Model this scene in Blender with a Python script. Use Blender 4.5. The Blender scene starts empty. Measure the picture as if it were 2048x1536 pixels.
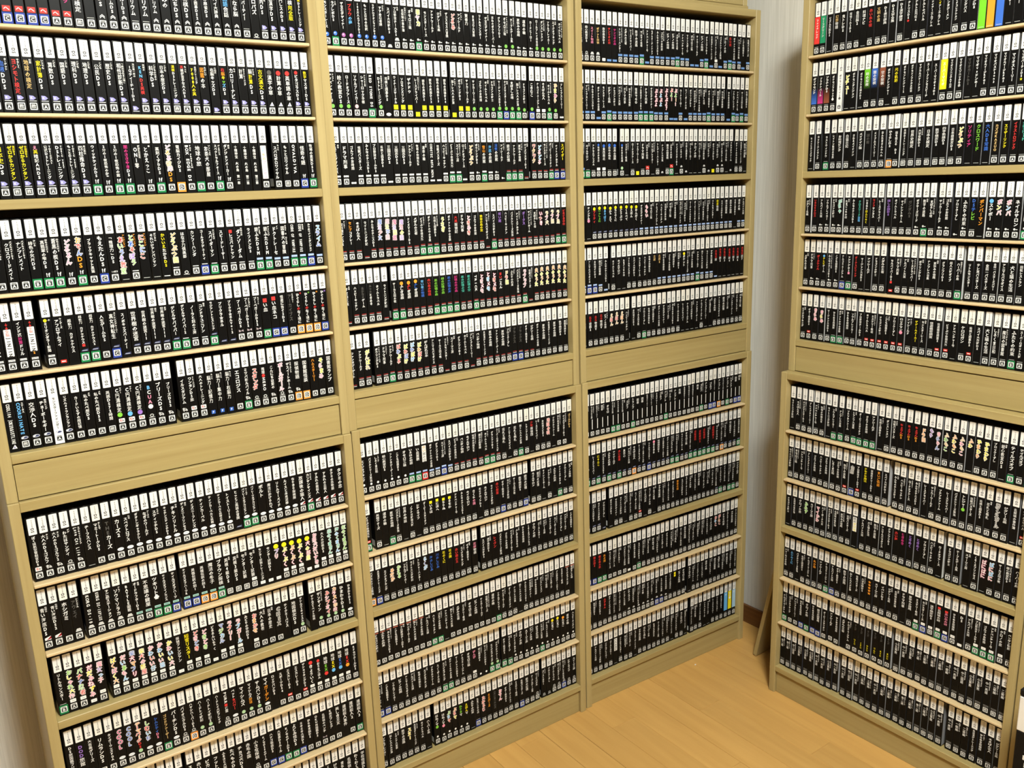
import bpy, bmesh, math, random
import numpy as np
from mathutils import Matrix, Vector

# ------------------------------------------------------------------ camera, light, exposure
scene = bpy.context.scene
COL = scene.collection
scene.view_settings.view_transform = 'Standard'
scene.view_settings.look = 'None'
scene.view_settings.exposure = 0.0
scene.view_settings.gamma = 1.0
scene.view_settings.use_curve_mapping = False

CAM_LOC = (-0.0956, -1.8295, 1.6154)
CAM_ROT = (1.3382, 0.0332, -0.6195)
CAM_F = 1721.68                       # focal length in pixels of the 2048 px wide frame
cam_data = bpy.data.cameras.new('camera')
cam_data.sensor_fit = 'HORIZONTAL'
cam_data.sensor_width = 36.0
cam_data.lens = CAM_F / 2048 * 36.0
cam_data.clip_start = 0.02
cam = bpy.data.objects.new('camera', cam_data)
cam.location = CAM_LOC
cam.rotation_euler = CAM_ROT
COL.objects.link(cam)
scene.camera = cam

world = bpy.data.worlds.new('world')
world.use_nodes = True
world.node_tree.nodes['Background'].inputs[0].default_value = (1.0, 0.96, 0.9, 1)
world.node_tree.nodes['Background'].inputs[1].default_value = 0.0
scene.world = world

LAMP_LOC = (0.42, -1.95, 3.0)         # round ceiling lamp, above and behind the photographer
LAMP_POWER = 136.0
LAMP_RADIUS = 0.27
LAMP_COLOR = (0.98, 1.0, 0.935)

random.seed(7)
rng = random.Random(11)

# ------------------------------------------------------------------ helpers
def srgb(r, g, b):
    f = lambda c: (c / 255 / 12.92) if c / 255 <= 0.04045 else ((c / 255 + 0.055) / 1.055) ** 2.4
    return (f(r), f(g), f(b))

def tag(o, label=None, cat=None, group=None, kind=None):
    if label: o['label'] = label
    if cat: o['category'] = cat
    if group: o['group'] = group
    if kind: o['kind'] = kind
    return o

def empty(name, loc=(0, 0, 0), rz=0.0):
    o = bpy.data.objects.new(name, None)
    o.empty_display_size = 0.05
    o.location = loc
    o.rotation_euler = (0, 0, rz)
    COL.objects.link(o)
    return o

def link(name, me, parent=None):
    o = bpy.data.objects.new(name, me)
    COL.objects.link(o)
    if parent: o.parent = parent
    return o

def box_mesh(name, x0, x1, y0, y1, z0, z1, mat, bevel=0.001, seg=1):
    bm = bmesh.new()
    r = bmesh.ops.create_cube(bm, size=1.0)
    for v in bm.verts:
        v.co = Vector(((x0 + x1) / 2 + v.co.x * (x1 - x0), (y0 + y1) / 2 + v.co.y * (y1 - y0), (z0 + z1) / 2 + v.co.z * (z1 - z0)))
    if bevel > 0:
        bmesh.ops.bevel(bm, geom=bm.edges[:], offset=bevel, segments=seg, affect='EDGES', profile=0.5)
    me = bpy.data.meshes.new(name)
    bm.to_mesh(me); bm.free()
    me.materials.append(mat)
    return me

def box(name, x0, x1, y0, y1, z0, z1, mat, parent=None, bevel=0.001, seg=1):
    return link(name, box_mesh(name, x0, x1, y0, y1, z0, z1, mat, bevel, seg), parent)

# ------------------------------------------------------------------ materials
def new_mat(name, rough=0.5, spec=0.4):
    m = bpy.data.materials.new(name)
    m.use_nodes = True
    b = m.node_tree.nodes['Principled BSDF']
    b.inputs['Roughness'].default_value = rough
    b.inputs['Specular IOR Level'].default_value = spec
    return m, m.node_tree, b

def wood(name, base, dark, axis, rough=0.42, contrast=1.0):
    """laminate with fine straight grain along 'axis' of the object's own space"""
    m, nt, b = new_mat(name, rough, 0.35)
    N, L = nt.nodes, nt.links
    tc = N.new('ShaderNodeTexCoord'); mp = N.new('ShaderNodeMapping')
    s = [90, 90, 90]; s[axis] = 2.2
    mp.inputs['Scale'].default_value = s
    oi = N.new('ShaderNodeObjectInfo')
    add = N.new('ShaderNodeVectorMath'); add.operation = 'ADD'
    mul = N.new('ShaderNodeMath'); mul.operation = 'MULTIPLY'; mul.inputs[1].default_value = 37.0
    L.new(oi.outputs['Random'], mul.inputs[0])
    L.new(tc.outputs['Object'], add.inputs[0]); L.new(mul.outputs[0], add.inputs[1])
    L.new(add.outputs[0], mp.inputs['Vector'])
    n1 = N.new('ShaderNodeTexNoise'); n1.inputs['Scale'].default_value = 1.0; n1.inputs['Detail'].default_value = 4; n1.inputs['Roughness'].default_value = 0.6
    L.new(mp.outputs[0], n1.inputs['Vector'])
    mp2 = N.new('ShaderNodeMapping'); s2 = [22, 22, 22]; s2[axis] = 1.1
    mp2.inputs['Scale'].default_value = s2
    L.new(add.outputs[0], mp2.inputs['Vector'])
    n2 = N.new('ShaderNodeTexNoise'); n2.inputs['Scale'].default_value = 1.0; n2.inputs['Detail'].default_value = 3; n2.inputs['Distortion'].default_value = 0.6
    L.new(mp2.outputs[0], n2.inputs['Vector'])
    mx = N.new('ShaderNodeMix'); mx.data_type = 'FLOAT'; mx.inputs[0].default_value = 0.45
    L.new(n1.outputs['Fac'], mx.inputs[2]); L.new(n2.outputs['Fac'], mx.inputs[3])
    cr = N.new('ShaderNodeValToRGB')
    cr.color_ramp.elements[0].position = 0.5 - 0.2 / contrast; cr.color_ramp.elements[1].position = 0.5 + 0.14 / contrast
    cr.color_ramp.elements[0].color = (*dark, 1); cr.color_ramp.elements[1].color = (*base, 1)
    L.new(mx.outputs[0], cr.inputs[0]); L.new(cr.outputs[0], b.inputs['Base Color'])
    bp = N.new('ShaderNodeBump'); bp.inputs['Strength'].default_value = 0.12; bp.inputs['Distance'].default_value = 0.0006
    L.new(n1.outputs['Fac'], bp.inputs['Height']); L.new(bp.outputs[0], b.inputs['Normal'])
    return m

WB, WD = srgb(176, 157, 105), srgb(159, 138, 87)
M_woodv = wood('pale_oak_laminate_vertical', srgb(182, 163, 112), srgb(164, 143, 93), 2)
M_woodh = wood('pale_oak_laminate_horizontal', WB, WD, 0)
M_shelf = wood('cream_shelf_board', srgb(222, 198, 154), srgb(204, 176, 130), 0, 0.5)
M_back = wood('back_panel_wood', srgb(150, 122, 76), srgb(128, 102, 62), 2, 0.6)

def plank_material():
    m, nt, b = new_mat('honey_floor_plank', 0.33, 0.4)
    N, L = nt.nodes, nt.links
    tc = N.new('ShaderNodeTexCoord'); oi = N.new('ShaderNodeObjectInfo')
    mul = N.new('ShaderNodeMath'); mul.operation = 'MULTIPLY'; mul.inputs[1].default_value = 53.0
    L.new(oi.outputs['Random'], mul.inputs[0])
    add = N.new('ShaderNodeVectorMath'); L.new(tc.outputs['Object'], add.inputs[0]); L.new(mul.outputs[0], add.inputs[1])
    mp = N.new('ShaderNodeMapping'); mp.inputs['Scale'].default_value = (38, 3.0, 38)
    L.new(add.outputs[0], mp.inputs['Vector'])
    n = N.new('ShaderNodeTexNoise'); n.inputs['Scale'].default_value = 1; n.inputs['Detail'].default_value = 5
    L.new(mp.outputs[0], n.inputs['Vector'])
    cr = N.new('ShaderNodeValToRGB')
    cr.color_ramp.elements[0].position = 0.25; cr.color_ramp.elements[1].position = 0.75
    cr.color_ramp.elements[0].color = (*srgb(194, 149, 82), 1); cr.color_ramp.elements[1].color = (*srgb(208, 163, 94), 1)
    L.new(n.outputs['Fac'], cr.inputs[0])
    hs = N.new('ShaderNodeHueSaturation')
    mr = N.new('ShaderNodeMapRange'); mr.inputs['To Min'].default_value = 0.95; mr.inputs['To Max'].default_value = 1.05
    L.new(oi.outputs['Random'], mr.inputs['Value']); L.new(mr.outputs[0], hs.inputs['Value'])
    L.new(cr.outputs[0], hs.inputs['Color']); L.new(hs.outputs[0], b.inputs['Base Color'])
    return m
M_plank = plank_material()

def wallpaper():
    m, nt, b = new_mat('ribbed_offwhite_wallpaper', 0.75, 0.2)
    N, L = nt.nodes, nt.links
    tc = N.new('ShaderNodeTexCoord'); mp = N.new('ShaderNodeMapping'); mp.inputs['Scale'].default_value = (260, 260, 5)
    L.new(tc.outputs['Object'], mp.inputs['Vector'])
    n = N.new('ShaderNodeTexNoise'); n.inputs['Scale'].default_value = 1; n.inputs['Detail'].default_value = 3
    L.new(mp.outputs[0], n.inputs['Vector'])
    cr = N.new('ShaderNodeValToRGB')
    cr.color_ramp.elements[0].position = 0.3; cr.color_ramp.elements[1].position = 0.7
    cr.color_ramp.elements[0].color = (*srgb(210, 208, 200), 1); cr.color_ramp.elements[1].color = (*srgb(230, 228, 221), 1)
    L.new(n.outputs['Fac'], cr.inputs[0]); L.new(cr.outputs[0], b.inputs['Base Color'])
    bp = N.new('ShaderNodeBump'); bp.inputs['Strength'].default_value = 0.2; bp.inputs['Distance'].default_value = 0.0008
    L.new(n.outputs['Fac'], bp.inputs['Height']); L.new(bp.outputs[0], b.inputs['Normal'])
    return m
M_wall = wallpaper()

def speckled(name, col, rough, var=0.04, scale=300, spec=0.4):
    m, nt, b = new_mat(name, rough, spec)
    N, L = nt.nodes, nt.links
    tc = N.new('ShaderNodeTexCoord')
    n = N.new('ShaderNodeTexNoise'); n.inputs['Scale'].default_value = scale; n.inputs['Detail'].default_value = 2
    L.new(tc.outputs['Object'], n.inputs['Vector'])
    cr = N.new('ShaderNodeValToRGB')
    cr.color_ramp.elements[0].color = (*[c * (1 - var) for c in col], 1); cr.color_ramp.elements[1].color = (*[min(1, c * (1 + var)) for c in col], 1)
    L.new(n.outputs['Fac'], cr.inputs[0]); L.new(cr.outputs[0], b.inputs['Base Color'])
    return m
M_dim = speckled('unseen_wall_low_bounce', srgb(62, 57, 51), 0.85, 0.06, 200, 0.1)  # unseen walls: made-up dark colour that cuts the bounced light
M_ceil = speckled('ceiling_dimmed_for_bounce', srgb(140, 136, 128), 0.8, 0.03, 120, 0.2)  # out-of-view ceiling, greyed down so it bounces less light
M_base = wood('brown_baseboard', srgb(122, 82, 44), srgb(98, 62, 32), 1, 0.4)
M_joint = speckled('dark_floor_joint', srgb(140, 92, 44), 0.6)
M_plastic = speckled('black_case_plastic', (0.006, 0.0055, 0.005), 0.3, 0.2, 80, 0.22)
M_whitebox = speckled('white_carton', srgb(236, 234, 228), 0.5)
M_blackbox = speckled('black_carton', (0.006, 0.0055, 0.0055), 0.5, 0.1, 200, 0.15)
M_lampwhite = speckled('lamp_housing_white', srgb(235, 235, 230), 0.4)

def print_material():
    m, nt, b = new_mat('printed_insert_under_sleeve', 0.4, 0.12)
    N, L = nt.nodes, nt.links
    at = N.new('ShaderNodeAttribute'); at.attribute_name = 'ink'
    L.new(at.outputs['Color'], b.inputs['Base Color'])
    return m
M_print = print_material()

# ------------------------------------------------------------------ room
XL, XR, YF, YB, H = -1.35, 2.252, -3.3, 0.312, 3.1
fl = tag(box('floor', XL, XR, YF, YB, -0.03, -0.006, M_joint, bevel=0), kind='structure')
PW, PL = 0.09, 0.909
plank_me = {}
def plank_mesh(l):
    k = round(l, 3)
    if k not in plank_me:
        plank_me[k] = box_mesh('plank', -PW / 2 + 0.0003, PW / 2 - 0.0003, -l / 2 + 0.0003, l / 2 - 0.0003, -0.006, 0.0, M_plank, 0.0006)
    return plank_me[k]
i = 0
x = 1.253 - PW * 29
while x < XR - 0.01:
    w0, w1 = max(x, XL), min(x + PW, XR)
    if w1 - w0 > 0.03:
        off = (i * 0.37) % 1.0 * PL
        y = YB
        first = True
        while y > YF + 0.01:
            l = off if first and off > 0.12 else PL
            first = False
            l = min(l, y - YF)
            if l < 0.02: break
            o = link('plank', plank_mesh(l), fl)
            o.location = ((w0 + w1) / 2, y - l / 2, 0)
            o.scale = ((w1 - w0 - (0.0011 if i % 4 == 1 else 0)) / PW, 1, 1)
            y -= l
    i += 1
    x += PW

tag(box('wall_back', XL - 0.1, XR + 0.1, YB, YB + 0.1, -0.03, H, M_wall, bevel=0), kind='structure')
tag(box('wall_right', XR, XR + 0.1, YF - 0.1, YB, -0.03, H, M_wall, bevel=0), kind='structure')
tag(box('wall_left', XL - 0.1, XL, YF - 0.1, YB, -0.03, H, M_dim, bevel=0), kind='structure')
tag(box('wall_front', XL, XR, YF - 0.1, YF, -0.03, H, M_dim, bevel=0), kind='structure')
tag(box('ceiling', XL - 0.1, XR + 0.1, YF - 0.1, YB + 0.1, H, H + 0.1, M_ceil, bevel=0), kind='structure')
tag(box('baseboard_right', XR - 0.012, XR, YF, YB, 0.0, 0.068, M_base, bevel=0.002), kind='structure')
tag(box('baseboard_back', XL, XR - 0.012, YB - 0.012, YB, 0.0, 0.068, M_base, bevel=0.002), kind='structure')
tag(box('baseboard_left', XL, XL + 0.012, YF, YB - 0.012, 0.0, 0.068, M_base, bevel=0.002), kind='structure')

# ceiling lamp (lights the room)
def ceiling_lamp():
    root = empty('ceiling_lamp', (LAMP_LOC[0], LAMP_LOC[1], H))
    tag(root, 'round white ceiling lamp above and behind the photographer', 'lamp')
    def disc(name, r, z0, z1, mat, r2=None):
        bm = bmesh.new()
        bmesh.ops.create_cone(bm, cap_ends=True, segments=48, radius1=r2 or r, radius2=r, depth=z1 - z0, matrix=Matrix.Translation((0, 0, (z0 + z1) / 2)))
        me = bpy.data.meshes.new(name); bm.to_mesh(me); bm.free(); me.materials.append(mat)
        return link(name, me, root)
    disc('lamp_base', 0.16, -0.05, 0.0, M_lampwhite)
    disc('lamp_rim', LAMP_RADIUS + 0.02, -0.085, -0.05, M_lampwhite)
    # the dome shines downwards through its face and sideways through its bulging rim
    ld = bpy.data.lights.new('lamp_light', 'AREA')
    ld.shape = 'DISK'; ld.size = LAMP_RADIUS * 2; ld.energy = LAMP_POWER * 0.5; ld.color = LAMP_COLOR
    ls = bpy.data.lights.new('lamp_light', 'POINT')
    ls.shadow_soft_size = LAMP_RADIUS * 0.9; ls.energy = LAMP_POWER * 1.4; ls.color = LAMP_COLOR
    for d, z in ((ld, LAMP_LOC[2] - H), (ls, LAMP_LOC[2] - H - 0.17)):
        lo = bpy.data.objects.new('lamp_light', d)
        lo.location = (0, 0, z)
        COL.objects.link(lo); lo.parent = root
ceiling_lamp()

# ------------------------------------------------------------------ bookcases
T = 0.0208                      # side panel thickness
UH = 1.044                      # height of one unit
SH = {'1': 0.8692, '2': 0.7186, '3': 0.5672, '4': 0.3971, '5': 0.2470, 'b': 0.0940}   # shelf tops in a unit
TOPB = 1.0236                   # underside of the top board
THICK, THIN = 0.018, 0.0065
RECESS = 0.020                  # case spines stand back from the frame by this much

#            name: (origin x, y, z, angle, width, depth)
UNITS = {
    'A.l': (0.0, -0.0051, 0.0, 0.0, 0.715, 0.285),
    'A.u': (0.0, 0.0, UH, 0.0, 0.715, 0.28),
    'B.l': (0.7215, 0.0090, 0.0, -0.009, 0.709, 0.28),
    'B.u': (0.7185, 0.0139, UH, -0.009, 0.709, 0.275),
    'C.l': (1.4364, 0.0070, 0.0, -0.0305, 0.7085, 0.28),
    'C.u': (1.4362, 0.0121, UH, -0.0305, 0.7085, 0.275),
    'D.l': (1.9598, -0.2724, 0.0, -math.pi / 2 + 0.0036, 0.7206, 0.285),
    'D.u': (1.9889, -0.2744, UH, -math.pi / 2 + 0.0036, 0.7206, 0.256),
    'E.l': (1.9625, -0.9945, 0.0, -math.pi / 2 + 0.0036, 0.715, 0.28),
}
ULAB = {
    'A.l': 'lower half of the leftmost pale oak bookcase, standing on the floor',
    'A.u': 'upper half of the leftmost pale oak bookcase, stacked on its lower half',
    'B.l': 'lower half of the middle bookcase on the left-hand wall, full of game cases',
    'B.u': 'upper half of the middle bookcase on the left-hand wall, full of game cases',
    'C.l': 'lower half of the corner bookcase ending the left-hand row, standing on the floor',
    'C.u': 'upper half of the corner bookcase ending the left-hand row, stacked on its lower half',
    'D.l': 'lower half of the separate bookcase on the right-hand wall, slightly deeper than its top',
    'D.u': 'upper half of the separate bookcase on the right-hand wall, set back on the lower',
    'E.l': 'lower half of the bookcase at the right edge, behind the black-and-white carton',
}

def bookcase(key):
    ox, oy, oz, ang, W, D = UNITS[key]
    root = empty('bookcase', (ox, oy, oz), ang)
    tag(root, ULAB[key], 'bookcase', 'stacked bookcases of pale oak laminate')
    b = 0.0012
    box('side_panel', 0.0006, T, 0, D, 0.0, UH, M_woodv, root, b)
    box('side_panel', W - T, W - 0.0006, 0, D, 0.0, UH, M_woodv, root, b)
    box('top_board', T, W - T, 0.0005, D, TOPB, UH, M_woodh, root, b)
    box('bottom_board', T, W - T, 0.0005, D - 0.004, SH['b'] - THICK, SH['b'], M_woodh, root, b)
    box('kick_panel', T + 0.0012, W - T - 0.0012, 0.004 if key[2] == 'u' else 0.009, 0.023, 0.0022 if key[2] == 'u' else 0.0005, SH['b'] - THICK - 0.0030, M_woodh, root, 0.0006)
    box('fixed_shelf', T, W - T, 0.0005, D - 0.004, SH['3'] - THICK, SH['3'], M_woodh, root, b)
    for k in '1245':
        box('shelf', T + 0.0008, W - T - 0.0008, 0.002, D - 0.006, SH[k] - THIN, SH[k], M_shelf, root, 0.0014)
    box('back_panel', T, W - T, D - 0.004, D, 0.002, TOPB, M_back, root, 0)
    return root
for k in UNITS: bookcase(k)

# shallow unit that stands on top of the corner bookcase
def top_unit(ox, oy, ang, W, lab):
    root = empty('top_unit', (ox, oy, 2 * UH), ang)
    tag(root, lab, 'cabinet')
    h = 0.42
    box('base_strip', 0.001, W - 0.001, 0.050, 0.27, 0.0, 0.020, M_woodh, root)
    box('side_panel', 0.003, T, 0.052, 0.27, 0.020, h, M_woodv, root)
    box('side_panel', W - T, W - 0.003, 0.052, 0.27, 0.020, h, M_woodv, root)
    box('front_panel', T, W - T, 0.053, 0.067, 0.0215, h - 0.02, M_woodh, root)
    box('top_board', T, W - T, 0.052, 0.27, h - 0.02, h, M_woodh, root)
top_unit(1.4362, 0.0121, -0.0305, 0.7085, 'shallow closed oak unit on top of the corner bookcase')

# loose board leaning in the gap between the corner bookcase and the right-hand bookcase
bo = box('leaning_board', 0, 0.155, 0, 0.014, 0, 0.726, M_woodv, None, 0.001)
bo.location = (2.081, -0.1242, 0.0029); bo.rotation_euler = (math.atan(0.207), 0, 0)
tag(bo, 'loose oak board leaning in the dark gap beside the right-hand bookcase', 'board')

# carton at the right edge
def carton():
    root = empty('carton', (1.80, -1.07, 0), 0)
    tag(root, 'black and white carton on the floor at the right edge', 'box')
    box('carton_body', 0, 0.135, -0.36, 0, 0, 0.366, M_blackbox, root, 0.002)
    box('white_band', -0.0004, 0.1354, -0.3604, 0.0004, 0.366, 0.452, M_whitebox, root, 0.002)
    box('lid', -0.001, 0.136, -0.361, 0.001, 0.452, 0.470, M_blackbox, root, 0.003)
    for j, (yy, z0, z1) in enumerate([(-0.022, 0.335, 0.345), (-0.022, 0.318, 0.327), (-0.02, 0.300, 0.311), (-0.024, 0.282, 0.293), (-0.02, 0.262, 0.274)]):
        box('printed_bar', -0.0006, 0.0002, yy - 0.05, yy, z0, z1, M_whitebox, root, 0)
carton()
crumb = box('paper_scrap', -0.003, 0.003, -0.0022, 0.0022, 0, 0.0018, M_whitebox, None, 0.0006)
crumb.location = (1.884, -0.030, 0.0002); crumb.rotation_euler = (0, 0, 0.5)
tag(crumb, 'tiny white scrap of paper on the floor in front of the corner bookcase', 'scrap')

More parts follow.
